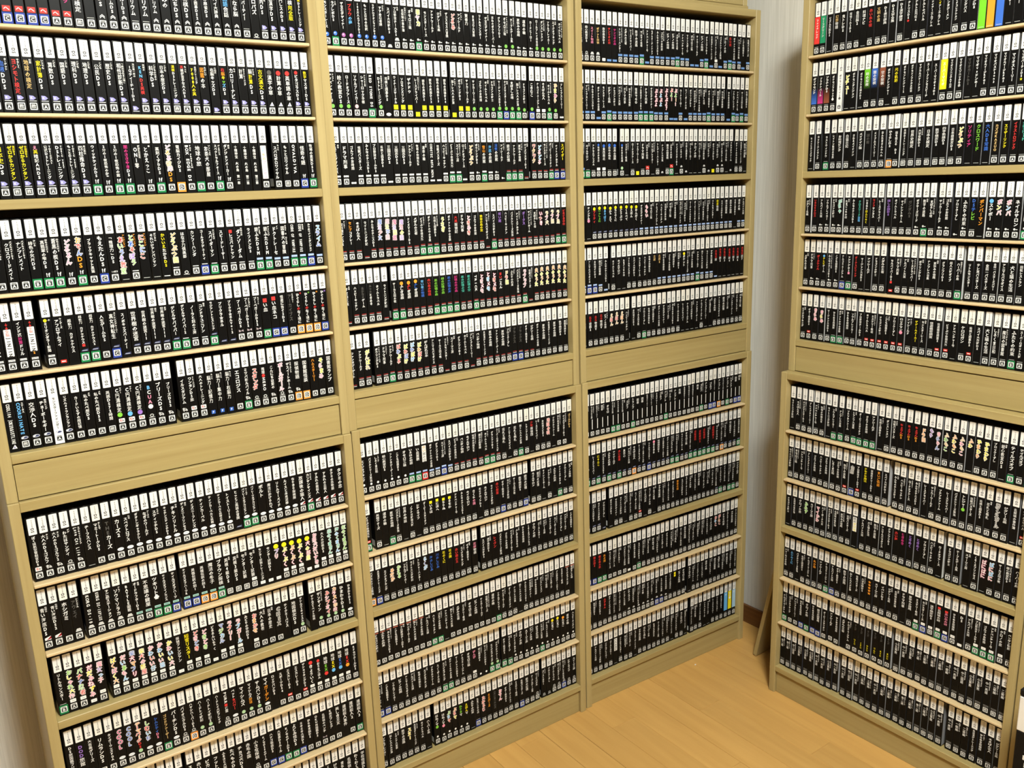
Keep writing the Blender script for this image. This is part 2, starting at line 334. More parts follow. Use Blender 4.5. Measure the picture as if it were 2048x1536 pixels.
# ------------------------------------------------------------------ game cases: what stands on each shelf
# One token per case: rating letter, publisher-mark letter, ':' and the title.
#   ratings: A, B (green), C (blue), D (orange), Z (red), E (educational), N (none)
#   title: colour|text segments joined by '+', '/' starts a small side column,
#          '*abc' a fat outlined multi-colour title, '#' white spine, '@x' coloured spine
A_ROWS = {
'A.u1': "Ar:ワールド;Cr:ひぐらし;Cr:いろ;Cr:赤い猫;Cr:戦国真実;Cr:十二ノ子;Ar:*kb|ドラ球;Ar:m|リズムニッ;E-:日本旅館検定;A_:t|ST英語;Av:パズルDS;Av:アルーリウムDS;Av:マリンアルーDS;A_:アクアリウム/アクアリウム;A_:アクアリウム;Av:リンクアリウム;Av:なごみの;Av:ともだちDS;Av:花札将棋DS;Av:はじめの囲碁DS2;Av:テスの麻雀DS;Av:カナヘイ大辞典;Av:k|中国語+w|会話;Av:さよなら脳;A_:ズバパーティー/ス;Nc:スロパズ;Ap:脳内DS/いつでも;Ap:脳漢字DS/もっと;Ap:入門しスのDS;Ap:英検+y|完全版;Ap:y|漢検+w|DSトレーニング",
'A.u2': "Ap:b|血液+w|DDS/ターゲット;Ep:r|ヨシモト検定/やさしく;Ep:t|地球の検定/世界;Ap:y|家計簿+w|DS/いつでも;Ap:算数DS/こども;Ap:国語DS/こども;Ap:理科DS/こども;Ap:地理DS/こども;Ap:公民DS/こども;Ap:歴史DS/こども;Ap:相性診断DS/「絶対当たる心理」;Np:IQティーチャーDS/茂木健一郎の;Ap:k|KEN+r|DS英検/英検の;Ap:科学DS/こどものための;Ap:日本の歴史DS/こども;Ep:y|漢検+w|DSトレーニング;Ap:r|英+w|語が苦手な大人DS/もっと;Ap:y|7000人の英/会話トレーニング;Ap:o|図鑑+w|の本/たのしい;Np:右脳キッズDS/七田式;Ap:r|右+o|脳+y|キ+g|ッ+k|ズ+w|DS;Ap:カロリーナビ/もの;Ap:計算/DSトレーニング;Ap:脳+y|計算+w|DS/ドリル;Ap:y|古文漢文+w|DS;Aa:d|●+w|漢字の草;Aa:r|●+w|計算の草;Aa:r|●+w|英単語の草;Ap:r|●+w|ピタゴラスDS;Ap:y|数学+w|マスターDS",
'A.u3': "Ap:y|日本史+w|DS;Ep:y|ゼロからカンタン/y簿記DS;Ep:y|ゼロからカンタン/y中国語DS;Ap:p|え+y|英+w|暗記ANDS;Ap:公式DSトレーニング/TOEICテスト;Ap:DSトレーニング/TOEIC TEST;Ap:もっとDSトレーニング/TOEIC TEST;Ap:四柱推命DS/易占風水;Bf:ウィッチテイルDS;Af:2分の1夜恐怖のかぞ;Bf:2分の1夜恐怖の館;Bf:m|闇のささやき+w|DS;A-:ONI零/戦国乱世百花;Af:とかえっこ/め;Bf:薬剤くすりDS;A-:*po|どろろ彼岸+o|DS;D-:電脳カイジDS;A-:BOX EDGE DS/THE PROBLEM;B-:地球の旅;A-:お茶犬の部屋/いっしょに;Bf:スペクトラルフォース/ジェネシス;Af:ダンジョンメーカー/魔法;N-:十種神宝 火の島 第一章;N-:十種神宝 火の島 第二章;N-:十種神宝 火の島 第三章;A-:%k|ふた+%o|りの+%p|プリンセス;G9;A-:スパロボロワイヤル/もっと;E-:もっとロワイヤル;A-:OVALDIVA;Cf:怪奇々語;Bf:牧場の素質DS2",
'A.u4': "C-:ひょう;A-:お絵かきメイト/パズルメイトDS;A-:クロスワードメイト/パズルメイトDS;A-:ナンプレメイト/パズルメイトDS;B-:緋色の欠片DS/ひいろ;Bf:真翡翠の雫DS/緋色の欠片2;Bf:蒼黒の楔DS/緋色の欠片3;Af:*p|どろろん;Bf:*orb|おでん+o|DS;A-:ブラックキャット黒猫;Cf:もえたんDS;Ai:「推理力」DS;N_:*rgbv|あいうえ教室/oアンパンマン;As:*gbrv|とあそぼう/oアンパンマン;N_:*rgbr|にこにこ/oアンパンマン;N_:それいけアンパンマン/ばいきん;Ns:y|かいいえ+w|たから+y|DS;As:*oyo|どうぶつ園;Nc:はな子刀倶楽部;As:カンフーハンダ;Cs:コールオブデューティ;Bs:スパイダーマン/エンゼルズ;As:スピードレーサー;As:r|■+w|レゴバットマン;As:ダンゾーダム/冒険の旅;As:ライフメンDS;Bl:銀ふたDSM/おしえて;Bl:銀ふたDSM/チャレンジ;Al:ドクトレーセ/イン;Al:図書大の冒険/ONE D OFDM;Bl:CODE OF VAMPIRE;Bl:CODE OF VAMPIRE/吸血鬼;Cl:みつめてナイトダンジョン;Al:*kb|スライム",
'A.u5': "Aq:JINJIN;Aq:r|↓↓+%r|全脳+%x|JINJIN;Aq:インド式+m|計算+w|ドリル;Aq:r|↓↓+%r|全脳+%x|JINJIN+o|2;G9;Aq:y|●+w|ミリオンダラー新聞/の;Nb:アフロサムライ/ウィザーズ;N-:超執刀 カドゥケウス;Bd:超執刀 カドゥケウス+r|■;Bd:超執刀 カドゥケウス2;A-:人生ゲームDS;Cd:真女神転生/ストレンジジャーニー;Nd:スノボキッズパーティー;Ad:世界樹の迷宮;Ad:世界樹の迷宮II;Ad:世界樹の迷宮III/諸王;Ad:世界樹の迷宮III/星海;Bd:デビルサバイバー;Bs:デビルサバイバー2;As:ノーラと刻の工房;As:コンドラユニゾン/傭兵;Bd:ラジアントヒストリア;Nd:プリクラ☆ネル;Nd:プリクラ☆ネルVol2;Ax:プーペガールDS;Ax:プーペガールDS2/エレガント;Ax:プーペガールDS2/スイート;B-:r|■+w|い血;C-:r|■+w|い血+w|ネコ;C-:怪盗に告ぐ2DS;A-:d|アーカイブス/ミステリー;D-:ひぐらし+r|の+w|なく頃に/r祟;D-:ひぐらし+r|の+w|なく頃に/g絆;D-:ひぐらし+r|の+w|なく頃に/o絆;C-:ひぐらし+r|の+w|なく頃に/v絆",
'A.ub': "Na:COOL104 JOKER&SETLINE;EO:k|COORDINATE/ステータス;AO:交渉人DS;AO:チョーボーキギー/推理レンジ;AO:#|モンスターファインダー;AO:リズムdeランランラン;A-:カードいらずの超記憶;A-:私のたべ歴DS/メモ;A-:私のたべ歴DS2/メモ;E-:英語DS72時間;Ah:w|C+w|円満検定+g|●/マナー;Ah:w|C+w|円満検定+k|●/マナー;Ah:w|C+w|円満検定+v|●/マナー;Ac:k|B+w|C+p|UA+w|●;AS:ブリーズDS;AS:ブリーズDS2;G9;AS:イルスタジアム;Ah:ワンタンDS旅/トレーニング;Ah:大人のトレーニング;NF:脳力ー記憶力/もっと;NF:脳力ー集中力/もっと;NF:脳力ー右脳力/もっと;A-:エコロジス;BS:ミツバ新ルバイル;Ac:*r|スタンダ;Ac:推理+r|●+w|HERO;AS:こんにちは愛の;Ac:*p|ボールガール;AS:ザスイートホーム/ルネッサンス;DS:探偵物語;D-:図書館怪談;A-:o|ハムスターリー;A-:*yp|そらまめ;A-:図書館ランプ",
'A.l1': "Ah:ぼくは航空管制官DS;AS:大人のDSゴルフ/タッチ;AS:大人のDSゴルフ2/タッチ;Ac:わたはサンデイ/ゲゲ;AS:Love Cat Life/ラブキャットライフ;N_:チーフスハンス;A-:マミートークDS/おしえて;A-:d|THE+w|カーズ;Ae:カーズ2;Ae:スペクトロブス/化石;Ae:ダオトンギャラクシー;Ae:なぎのワールド/プーさん;Ae:スティッチDS/リズム;Ae:キッチンスティッチDS;Ae:チキンリトル/宇宙;Ae:ディズニープリンセス/魔法;Ae:ディズニーフレンズ;Ae:ティンカーベル;Ae:ティンカーベルと妖精;Ae:ティンカーベルと妖精の家;Ae:トイストーリー3;Nd:とっとこ英語の冒険;Be:パイレーツオブカリビアン/ワールド;Be:パイレーツオブカリビアン;Ae:ボルト;Ae:魔法にかけられて;Ae:リトルマーメイド;Ae:ルイスと未来泥棒;Ae:なりきり探検隊;Aj:放課後の猫人;Bj:カンサンサインズ/カンサス;Aj:すみれの館殺人;Aj:すみれの丘殺人;Aj:タクミの恋物語;Aj:タクミの恋",
'A.l2': "Aj:青い海底DS/伝説の;Aj:青い海底DS2/伝説の;A-:ホシガミ;Am:d|アウェイ/シャッフル;G5;Am:KORG DS-10;Am:KORG DS-10PLUS;Am:すご肥ステーション;Am:ソウマソラカ/アルノ;Am:BATTLE図鑑;At:オードラフターDS/推理;At:不思議の鍵屋;Bt:ツキリト+w|♣;Bt:テイルズオブイノセンス;Ct:テイルズオブハーツ;G5;Ct:テイルズオブハーツR;Ct:英雄伝説の刻1;Dt:英雄伝説の刻2;Dt:魔法の冬子;Bt:ブラウン探検;E-:英検4級DS/合格;E-:英検3級DS/合格;E-:センター試験/国語;Ew:センター試験/英語;Nw:センター試験トレーニング;Nw:センター試験DS;Nw:y|●+*vp|プリ;Aw:y|●+*yw|ぷくぷく;Aw:y|●+*ow|ぷくぷく;Aw:y|●+*yp|ぷくぷく;Nw:y|●+*wy|犬の部屋;Nw:*p|お茶犬だいすき;Aw:大人の診断DS;Aw:*c|森のくまさん;Aw:*ck|海のくまさん;Aw:*g|虹のくまさん",
'A.l3': "Aw:*gyp|おしゃれ大作;Aw:*grb|バナナ忍者;Nw:*wyp|だだみねずみ;Aw:*pvk|魔女っ子;G8;Aw:*yop|ぱくぱく大;Aw:*pkg|だいあもん;Aw:*bwo|柴犬マフリ;Aw:*yrp|柴犬の部屋;Aw:*pkr|かわいい仔;Aw:*pky|かわいい猫;Aw:*ypk|かわいい犬;Nw:探偵ファンジアン;Aw:y|短雪リスター;Aw:*rpb|どきどき;Aw:*pg|どきどき;Nw:どろろんいちぞく;Aw:*bgk|マジカル;Aw:*prp|ラブリー;Aw:*pkp|ラブガール;N-:みどりの学校DS;Aw:*ro|おまかせ;A-:大人の教養/世界史;A-:日本の歴史/図鑑;A-:*d|CHSX;N-:テイクミーパフス;A-:地図検定DS;Ag:ザシムズ2キャッスル;G9;N-:ザシムズ2ペット探検;Ag:ザンサイン/クスハノイズ;Ag:*rp|みシプオイ;Ag:*ow|カラスの学校;Ag:ひまわりDS;Ae:ひまわりDS2",
'A.l4': "Ae:DS旅図鑑フリン;A-:v|DOD+w|旅館;A-:大合奏グリーズ;A-:リムランDS;A-:タイガーウッズPGA;Ae:*m|COOL;Ae:*b|COOL;Ag:*or|テーマパーク+r|DS;Ae:*grkb|しむいち;Ae:b|シムシティ+p|DS;B-:t|ゴッドファーザー;Ae:バーチンDS;Ac:バイオニクルDS;Dc:ハヤシハーバーDS;Ag:ハードトイ戦記;Ag:ハードトイ戦記2;N-:ハードトイ大戦ブレイク;Ac:PURR+r|■+w|亡霊;Ae:ペット+r|★パワー;Ag:マイシムズ;Ag:マイシムズ+o|野球;Ag:サムバンDS;Ae:マイ+o|ガーデン;N-:ロックバンDS;A-:スポーツDS4;Ab:エスカレーDS;A-:エスカレーDS+;Ab:ザショッキングDS;Aw:r|●+w|きょういく;Aw:r|●+w|おうちごはん;Aw:地球+g|EX+r|●;Aw:地球+y|EX+k|●;Aw:地球+b|EX+k|●;Aw:地球+r|EX+o|●;E-:RPGツクールDS",
'A.l5': "A-:ふしぎ島の物語;Ac:プロムナDS;A-:リペアDS;A-:図書館DS;N-:赤いスパイダー;G5;N-:MONSTERS;A-:赤い糸DS;A-:ピカッとDS;N-:フットボール;A-:ふるさと大図鑑;A-:たべものDS;N-:チョコ犬DS;A-:赤毛の国;Ac:小さな探偵;A-:KノセDSSのゲーム;C-:ハナゴ物語DS;C-:大富豪DSルール;B-:KノセのゲームDS;B-:よどみ怪DS;C-:ミキミキ大漢DS;A-:ひらめき脳DS;A-:OKUN図鑑DS;Ax:名探偵のペンチ;A-:K検定プレミア;A-:美しき王女;N-:連続殺人事件;A-:連続殺人2;B-:連続殺人3",
'A.lb': "A-:赤い本;A-:週刊DS;A-:大自然;N-:地底の旅;A-:図鑑DS;A-:時計城;N-:遊園地;A-:怪盗夜;A-:鉄道DS;A-:学園祭;A-:怪獣王;A-:大航海;A-:四人の城;A-:猫の国;A-:漢字DS;A-:王国DS;A-:花言葉;A-:金字塔;A-:銀河の音;A-:こけし音頭;A-:とんがり城;A-:きつねの舞;A-:こねこの部屋;A-:くらげ帝国DS;A-:けむりの塔;A-:まちかど探偵;A-:名探偵の図;A-:わくわく農場;A-:学校怪談DS",
}
# other bookcases: c ratings, p publisher marks, o titles by index, g gap in mm before index
ROWS = {
'B.u1': dict(c="ABAAAAAANAAABAAAAAAAAAAAAAAAAAAAAAA", p="11221111mmzzzzzzzzzzzzzzz44zzz444444", o={1:'ラブレボDS/乙女',3:'r|ブラウ+k|の夢',4:'100万人のブラフDS',5:'もっと日本の伝統',6:'ラグナロクオンラインDS',12:'*yp|華ヤカ',16:'ザコスモス大冒険',17:'*r|どろめ',19:'賢者力',20:'まあゴワ大冒険',23:'はねのボクラーバー'}),
'B.u2': dict(c="AAAAABANAAANAAAANAAAAAABCBBACAABEN", p="4445--4eyyyyyyyyyyy4444444444ww44oo", o={5:'RED STONE DS',6:'DSトレーニング/英語漬け大人の',8:'ウィナーズサークル',9:'ソロモンズリング',10:'ザナドゥ',12:'銀色の英雄DS',13:'銀色の英雄DS2',14:'銀色の英雄DS3',15:'銀色の英雄DS4',28:'こきむこ',32:'*oym|ひまわり'}, g={6:4,16:6,28:5}),
'B.u3': dict(c="AANAAAANAAAAANNABBNAABAANBBBNAAABCC", p="oooooooooooooooooooozoozzkkkkkkkkkk", o={7:'三国志DS',8:'三国志DS2',9:'三国志DS3',13:'CODETEC ROTA NOVA',19:'*o|どうぶつ',21:'o|雪山+w|の旅館',22:'k|海底+w|の旅館',23:'b|深夜+w|の旅館',29:'*ro|ワクワク',30:'*kp|どろどろ',34:'y|スパイダー'}, g={29:6}),
'B.u4': dict(c="AAANAAAAAAABBBAAAAAAANBAAAAAAAAAABB", p="k"*35, o={1:'o|セレブ+w|コクレー',5:'*bvm|魔法少女',6:'*pyb|魔法学園',7:'*mvy|魔法図鑑',8:'*vmy|魔法の国',14:'*y|うさぎ',16:'r|大奥+w|探偵記',18:'*pr|ときめき',20:'y|黄金の島の宝',23:'v|呪い館',27:'v|ダークス',30:'*wr|いつき',31:'*tp|ラブ犬',32:'*tp|ラブ猫',33:'*tp|ラブ鳥',34:'r|どきどき学校'}),
'B.u5': dict(c="NAAAANBBAAAABBBBAABAAAAAAABNAAAAAA", p="k"*34, o={2:'d|遙かなる+w|ゲーム',3:'d|みつき+w|ときめき',7:'o|●+w|ふしぎ遊戯',8:'o|●+r|ふし+w|ぎ遊戯',9:'o|●+b|ふし+w|ぎ遊戯',10:'k|青い星+b|の物語',11:'r|赤い星の物語',12:'g|風の記憶の森',13:'g|緑の記憶の森',14:'b|風の記憶の海',15:'m|記憶の花の森',16:'c|風の記憶の空',17:'c|星の記憶の空',18:'TRICK',19:'*wp|ときメモ',20:'*wk|ときメモ',21:'*wr|ときメモ',22:'r|まい+w|ごえん',23:'*ory|ドラ猫',26:'*p|ラブラブ',28:'*oy|炎のうた',29:'*oy|炎のうた',30:'*oy|炎のうた',31:'*oy|炎のうた',32:'*oy|炎のうた',33:'*oy|炎のうた'}, g={6:6}),
'B.ub': dict(c="NAAAABAAAAAAANAAANAAAAAACCAAAAAAEE", p="k"*28+"______", o={2:'*yt|がんばれ',6:'*rby|ぱわぷろ',7:'*yrb|ぱわぽけ',8:'*kby|ぱわぽけ',9:'*yor|ぱわぽけ',10:'がんばれ日本',25:'d|ブラックス',24:'d|ブラックス'}, g={3:7}),
'B.l1': dict(c="AAAAAAABBZAACAAAAAABBAANABANAAANAAN", p="3333333lllllllkkkkkkkk__________---", o={9:'%o|赤い+%d|館の怪',30:'*r|地獄の唄',27:'r|少年+w|探偵団',34:'t|ゴールドDS',7:'いろはの物語',8:'い血屋敷'}),
'B.l2': dict(c="BANBANANAAAAAAAAANAAACAAECAANANBAA", p="b_________________________________", o={1:'英雄ウォーズ',5:'世界の神話',6:'ノブナガ戦国大戦',9:'y|■+w|いろは',10:'y|■+w|にほへ',11:'y|■+w|ちりぬ',12:'y|■+w|るをわ',16:'さくら+p|の園',20:'r|赤い部屋',17:'風のクロノアDS'}, g={1:10,26:8}),
'B.l3': dict(c="DCAAAAAAAAAAAAAAAAEAAAAAAAAAAAAAAA", p="__________________________________", o={3:'*o|めだか',4:'*g|かえる',9:'b|海のしじみ',10:'b|川のしじみ',11:'y|花のくに',12:'y|花の園',13:'r|赤い国の王',16:'p|花嫁+w|物語',19:'r|レイヴン',8:'*kb|らくが'}, g={17:9}),
'B.l4': dict(c="AAAAAAAAABBNAAAAAAAABAAANAAAAAAAAAN", p="RRRRRRRR---_---------____________RR", o={}),
'B.l5': dict(c="CCAAAAAAAABBAAAANNBBBBAAAAABAAAAAA", p="_______________w33gg__333333333333", o={15:'p|びんび',26:'はなさか天使',29:'y|●+w|たまご',30:'y|●+w|たまご',31:'o|●+w|たまご'}, g={20:5}),
'B.lb': dict(c="AAAAAAANAAAAAANCAAAAAAACAAANNAACAAAAB", p="________333333____________cccccccc___", o={4:'*y|スヌー',8:'はねノマ+g|●',9:'はねノマ+p|●',10:'*gkr|ぷちマ',11:'*ory|ぷちマ',12:'g|ねりま+w|マ',13:'y|えほん+w|マ',16:'*r|たからじ',17:'o|ミミガーZ',18:'d|OKUMIKON',19:'*p|おでん',35:'v|聖夜の園'}, g={8:9,27:6}),
'C.u1': dict(c="AAAANNNAAAABNAAAAABAANNABNANABAANA", p="ccmmwnnnnnnnnnnnnnnnnnnnnnwnnnnnnn", o={2:'p|スイート物語',3:'t|ポケット探偵',5:'r|サンリオの城',6:'m|サンリオの森',29:'r|赤い城',4:'救命救急DS'}),
'C.u2': dict(c="AAANABAAAAABBBAAANNANAAAABAAANBABA", p="n"*34, o={0:'*o|おさるの',14:'*w|ぷよぷよ',15:'*wk|ぷよぷよ',16:'*w|ぷよぷよ7',17:'*rg|ぷよ!',18:'*pgo|ぷよ!!',10:'電車でGO'}, g={29:7}),
'C.u3': dict(c="BBAAAAAANANAANANABNANNNNANNAANNAAN", p="n__ww__g__y_r__u_r_uu___uuyuu_u___", o={3:'b|●+w|地球の歩き方',4:'b|●+w|東西南北',5:'b|●+w|日本の地名',6:'b|●+w|世界の国旗',7:'b|●+w|きらきら英語',2:'アクセルプリズム'}, g={7:8,31:5}),
'C.u4': dict(c="NNAAAAAAAAAAAAAAAAAAAAAAAAAAAAANAA", p="__dddddddddllllllllllllllllllll_ll", o={1:'ティンクル+p|●',2:'y|●+r|プリティ',3:'y|●+g|いっしょに',4:'y|●+k|あそぼう',5:'y|●+w|かぞえて',6:'y|●+w|もじのくに',7:'y|●+w|どうぶつ',8:'y|●+w|くらべて',9:'y|●+w|えほん',10:'y|●+w|おんがく',12:'*p|ももい',27:'y|銀座+w|物語'}),
'C.u5': dict(c="ACCANANNAAAAAAAAAEEAAABAAANNNNNNN", p="lllll_________lllllllllllll______", o={13:'t|古城',14:'t|古城2',19:'y|●+w|ポケット',26:'r|赤鬼伝+w|説',27:'r|赤鬼伝+w|説2',28:'r|赤鬼伝+w|説3',29:'r|赤鬼伝+w|説4',30:'r|赤鬼伝+w|説5',31:'r|赤鬼伝+w|説6',32:'r|赤鬼伝+w|説7'}, g={5:8}),
'C.ub': dict(c="NAAAAAAANNABAAAAAAANNNNANNAAAAAAA", p="_________________________________", o={0:'r|北斗+w|遊戯',1:'r|北斗+w|遊戯2',2:'r|北斗+w|物語V',3:'r|北斗+w|物語V',5:'*tr|えほん',6:'*tr|えほん',7:'*to|えほん'}, g={9:6}),
'C.l1': dict(c="AAAAABBAABAAAAAABAAAEEEABACCDABACC", p="____________________________dddddd", o={}, long=1),
'C.l2': dict(c="BABABABAADAACEEAABBAABBBBBBADAAAB", p="dddddddddddddddddddddddddddddddddd", o={2:'y|にゃんこ',6:'r|赤い部屋',7:'真恋心',13:'p|●+w|きらきら',22:'r|逆転裁判',23:'r|逆転裁判2',24:'r|逆転検事',26:'r|逆転検事2'}),
'C.l3': dict(c="AAANNAANAAANANAAAAAAAAAAAAAABABBA", p="dddd______b________________d_____u", o={18:'o|黄金の城'}, g={4:8}),
'C.l4': dict(c="CCBBAAAANABAAAAAAAAAAAAAAAAAAAAAA", p="--------w-______________________", o={0:'r|闇の国',1:'r|闇の国2',2:'r|闇の森の家',3:'o|炎の国',13:'はじめてのQ',27:'*rk|おやこ',28:'*ro|がんこ'}),
'C.l5': dict(c="EEAAAAAAAAAAAACCAAAAANAAAAAAAAAAA", p="________uuuuuuuuu_______________", o={3:'r|赤ずきん',18:'y|■+y|■'}, g={21:6}),
'C.lb': dict(c="AAAAANAAANAAAAAAANAANAAANNAAAAAA", p="_______________________________", o={5:'%x|大人の漢字',29:'@k|海',30:'@y|金の●',31:'@l|空'}, g={21:8}),
'D.u1': dict(c="AANAAAANAAANENAANNNAAANNNNNNAAAAAA", p="__________________________________", o={0:'@r|ファイアレッド',1:'@e|リーフグリーン',2:'リズム天国DS',3:'t|幻想+w|物語',4:'鬼トレDS',5:'探偵くん2DS',6:'金田脳2',7:'料理ナビ',8:'r|赤い糸の宿',9:'t|文明の道',10:'DS楽引辞典',11:'DS文学全集',12:'DS漢字練習',13:'テトリスDS+r|✚',14:'ナルト忍列伝4',15:'ナルトのバトル',16:'ファイアーエムブレム',17:'y|ファイ+w|アーエムブレム',18:'ファンタジーメン',19:'メトロイドコレクション',20:'ラーニングパス',21:'レイトンDS',22:'@G|ゼルダ',23:'@o|ゼルダ',24:'@b|ゼルダ',25:'DSブラウザー',26:'DSブラウザー',27:'DSブラウザー'}),
'D.u2': dict(c="AAAAANNNAAANAAAANNAAANNAAAAANAAAAA", p="__________________________________", o={0:'&b|ダイヤモンド',1:'&m|プラチナパール',2:'&n|プラチナDS',3:'ポケモンブラック+w|♣',4:'#|ポケモンホワイト+d|♣',5:'*y|ピチュー',6:'ポケモンダンジョン',7:'ポケモン不思議のDS',8:'^G|時の探検',9:'^b|闇の探検',10:'^n|空の探検',11:'ポケモンレンジャー',12:'y|光の軌跡',13:'ポケモンレンジャー2',14:'ポケモンノブナガの野望',15:'マジカルバケーション',16:'スーパープリンセスピーチ',17:'スーパーマリオ64DS',18:'@y|スーパーマリオ',19:'マリオとソニックAT北京',20:'マリオとソニック冬季',21:'d|マリオカートDS',22:'マリオvsドンキー',23:'マリオルイージRPG2',24:'マリオバスケ3on3',25:'マリオルイージRPG3',26:'マリオストーリー',27:'マリオパーティDS+y|★',28:'d|メトロイド'}),
'D.u3': dict(c="NABAAANAAAADAEEEEEEEANNNAAAAAAAAA", p="__________________________________", o={0:'ちょっとクイズマッチ',1:'ヨッシーアイランド',2:'ラストウィンドウ',3:'レイトン教授の世界',4:'お料理ピンク',5:'白猫日記',6:'さわるメイドイン',7:'メイドイン猫',8:'d|謎の館',9:'メイプルストーリー',10:'おんたまさんのへん',11:'ひぐらしDS',12:'脳を鍛える DS',13:'英検DSトレーニング',19:'日本語検定DS',20:'*yo|どうぶつ',21:'m|ソリティア',22:'g|クロスワード',23:'b|大人DE常識',24:'t|カズオKAZUO',25:'y|スリザーリンク',26:'r|イラストロジック',27:'c|クロスワード',28:'b|ナンプレ'}, g={2:7}),
'D.u4': dict(c="AAAAAAAAAAAAAAAAABAAANAANAAAABAAAA", p="__zzzz__________zz_zzzz__zzzzzzz__", o={1:'r|いきなりクロス',5:'*c|がちゃ',8:'c|クロスワード+k|図鑑',9:'いきなり+y|はんじゅく',10:'r|ライフ+w|サンタス',12:'v|ほしの国DS',15:'d|ガンダムS',23:'b|DSテ+g|レビ',24:'o|ボンバーマン',26:'*py|ボンバ',27:'*pk|ボンバ',25:'k|●+w|スケボー',16:'ボクサーズロード'}),
'D.u5': dict(c="AAAAAACBANNAANAAAAAAAABAAAAAAAAAAA", p="_zz_zz_______b____________________", o={2:'r|ダークテイル',3:'k|●+y|テレビ+w|ゲーム',7:'アゲアゲDS+p|■',8:'r|ダークスピリッツ',13:'セルバイバーDS+r|■',21:'超人大戦ダイブ',24:'テレ東バスターズ',25:'金田一バスターズ',26:'金田一バスターズパワー',29:'回転レストラン',30:'回転レストラン2'}, g={13:7,23:6}),
'D.ub': dict(c="AAAAABBAAAAAAAAAAAAAAANAANAAABAAAA", p="_b________bbbbbb____bb__b_________", o={2:'*p|きらめ',3:'*py|きらめ',15:'ロックマン+p|●',17:'y|ザゲームメーカー',19:'怪盗機密調査',20:'怪盗機密調査2',23:'ケロロガン'}),
'D.l1': dict(c="NAAAAANBBABBBBNAAAAAAAAAAANAAANBAB", p="__________________________________", o={17:'r|ちょさん+o|DS',18:'r|ちょさん+o|DS',19:'r|ちょさん+o|DS',20:'*o|ドラ猫',21:'*v|もり',22:'*pb|きらりん',23:'*tg|ふわもこ',24:'*oy|ふわもこ',25:'*tp|ふわもこ',26:'*oy|ふわ',27:'*yo|ひまわり',28:'*y|ひまわり',31:'テイルズオブ',32:'テイルズオブ'}),
'D.l2': dict(c="AAAAAAAAAACAAAAAAAAANAAAAAAAAAANA", p="_________b_b____________________b", o={10:'*d|山鹿',12:'y|ドキドキ魔法',14:'o|まいご物語',13:'探検隊ドリームDS',25:'トレジャー+g|●',29:'*d|ロマンスガール'}, g={16:9}),
'D.l3': dict(c="NAAAAAAAAAANAAAAAAAAAAANAANANAAAA", p="_______________________________", o={3:'*g|みみず',5:'*p|マイかわ',11:'%d|星の+%y|デジモ',17:'r|赤い夢',18:'m|ときめき',19:'v|ときめく',20:'v|ときめく',28:'*w|ぱにぱに',29:'*kp|ぱにぱに'}, g={12:5,24:6,26:6}),
'D.l4': dict(c="AANAAAABCAAAAEAAAAANABCEBCANABBBAA", p="_____________________wwwwwww_wwww_", o={1:'k|ムシのくに',5:'o|炎の森',14:'o|★★★★★',16:'イベントDS',24:'r|■+w|名探偵の城',25:'r|■+p|赤い恋の城',27:'DS'}),
'D.l5': dict(c="BAACBCCAAANAAAAAAAEEEEEEEEEEEEEEE", p="------------------_______________", o={13:'d|まんが    +y|くりじ',14:'d|まんが    +y|やりじ',15:'d|まんが    +y|べんじ',16:'d|まんが    +y|そうじ',17:'d|まんが    +y|まいじ',12:'d|まんが    +y|いくじ'}, g={18:6}, e=1),
'D.lb': dict(c="EEEEEEEEEEEEEEEEEEEEEEEEEEEEAAAA", p="________________________________", o={}, g={10:8,25:7}, e=1),
}
POOL = "スーパーロボット大戦;ナムコミュージアム;クイズマスターDS;パズルシリーズ数独;どうぶつ奇想天外;英語漬けトレーニング;絵心教室DS;たまごっちの店;アイシールド;ポケットの中の冒険;カードヒーロー;お料理ナビDS;脳トレ大人の計算;クロノの旅;ファンタジーゲート;レースドライバー;ゴルフのお時間;みんなのテニスDS;名探偵の事件簿;犬と猫の生活;牧場の仲間たち;ハーバーの島;ダービースタリオン;プロ野球チームDS;サッカーワールド;グランプリDS;ブレイブストーリー;ドラゴンの戦士;魔法の図書館;ふしぎな生きもの;リトルモンスター;くるくるプリンセス;スイーツ工房;アルバイト天国;しろくま日和;夏休みの宿題;ナンプレ大全集;ワードパズル;マージャン大会DS;将棋と囲碁DS;ロールプレイ英会話;ひらめき探検隊;そろばん名人;アニマルパラダイス;ペンギン物語;メダルの王者;ミステリー夜話;ドラマ刑事;サイレントホーム;タイムトラベル;ロードオブアース;エイジオブキング;ブロックくずし;ハッピーキッチン;シティライフ;スノーボード大会;サーカス団の夜;モンスターレース;トレジャーハンター;ザ宝石デザイナー;スパイ大作戦DS;怪獣バスターズ;ボウリングDS;ギター教室DS;ピアノの時間;ダンスレッスン;ネイルサロン;モデルオーディション;プチプチファーム;ふたりの約束;運命の輪;銀河の記憶;ソウルブレイカー;ナイトメアホテル;ゴーストタワー;すすめ忍者隊;サムライ道場;まぼろしの塔;アクアワールド;ジグソー名画;こども図鑑DS;オセロ三昧;トランプ大富豪;花札と株札;テーブルゲーム集;数字の迷路;シャーロック手帳;アドベンチャー号;ライトニング戦記;マリンスポーツ".split(';')
EPOOL = "英検準一級DS;漢字検定DS;世界史検定;日本史検定;数学検定DS;地理検定DS;大学受験DS/とことん;四字熟語DS;英単語DS/もっと;基礎英語DS".split(';')
EPOOL2 = '準二級/漢検トレーニ;三級編/漢検トレーニ;一級編/英検トレーニ;中一英語/学研でゼミナ;二級編/漢検トレーニ;小五算数/学研でゼミナ;中二国語/学研でゼミナ'.split(';')
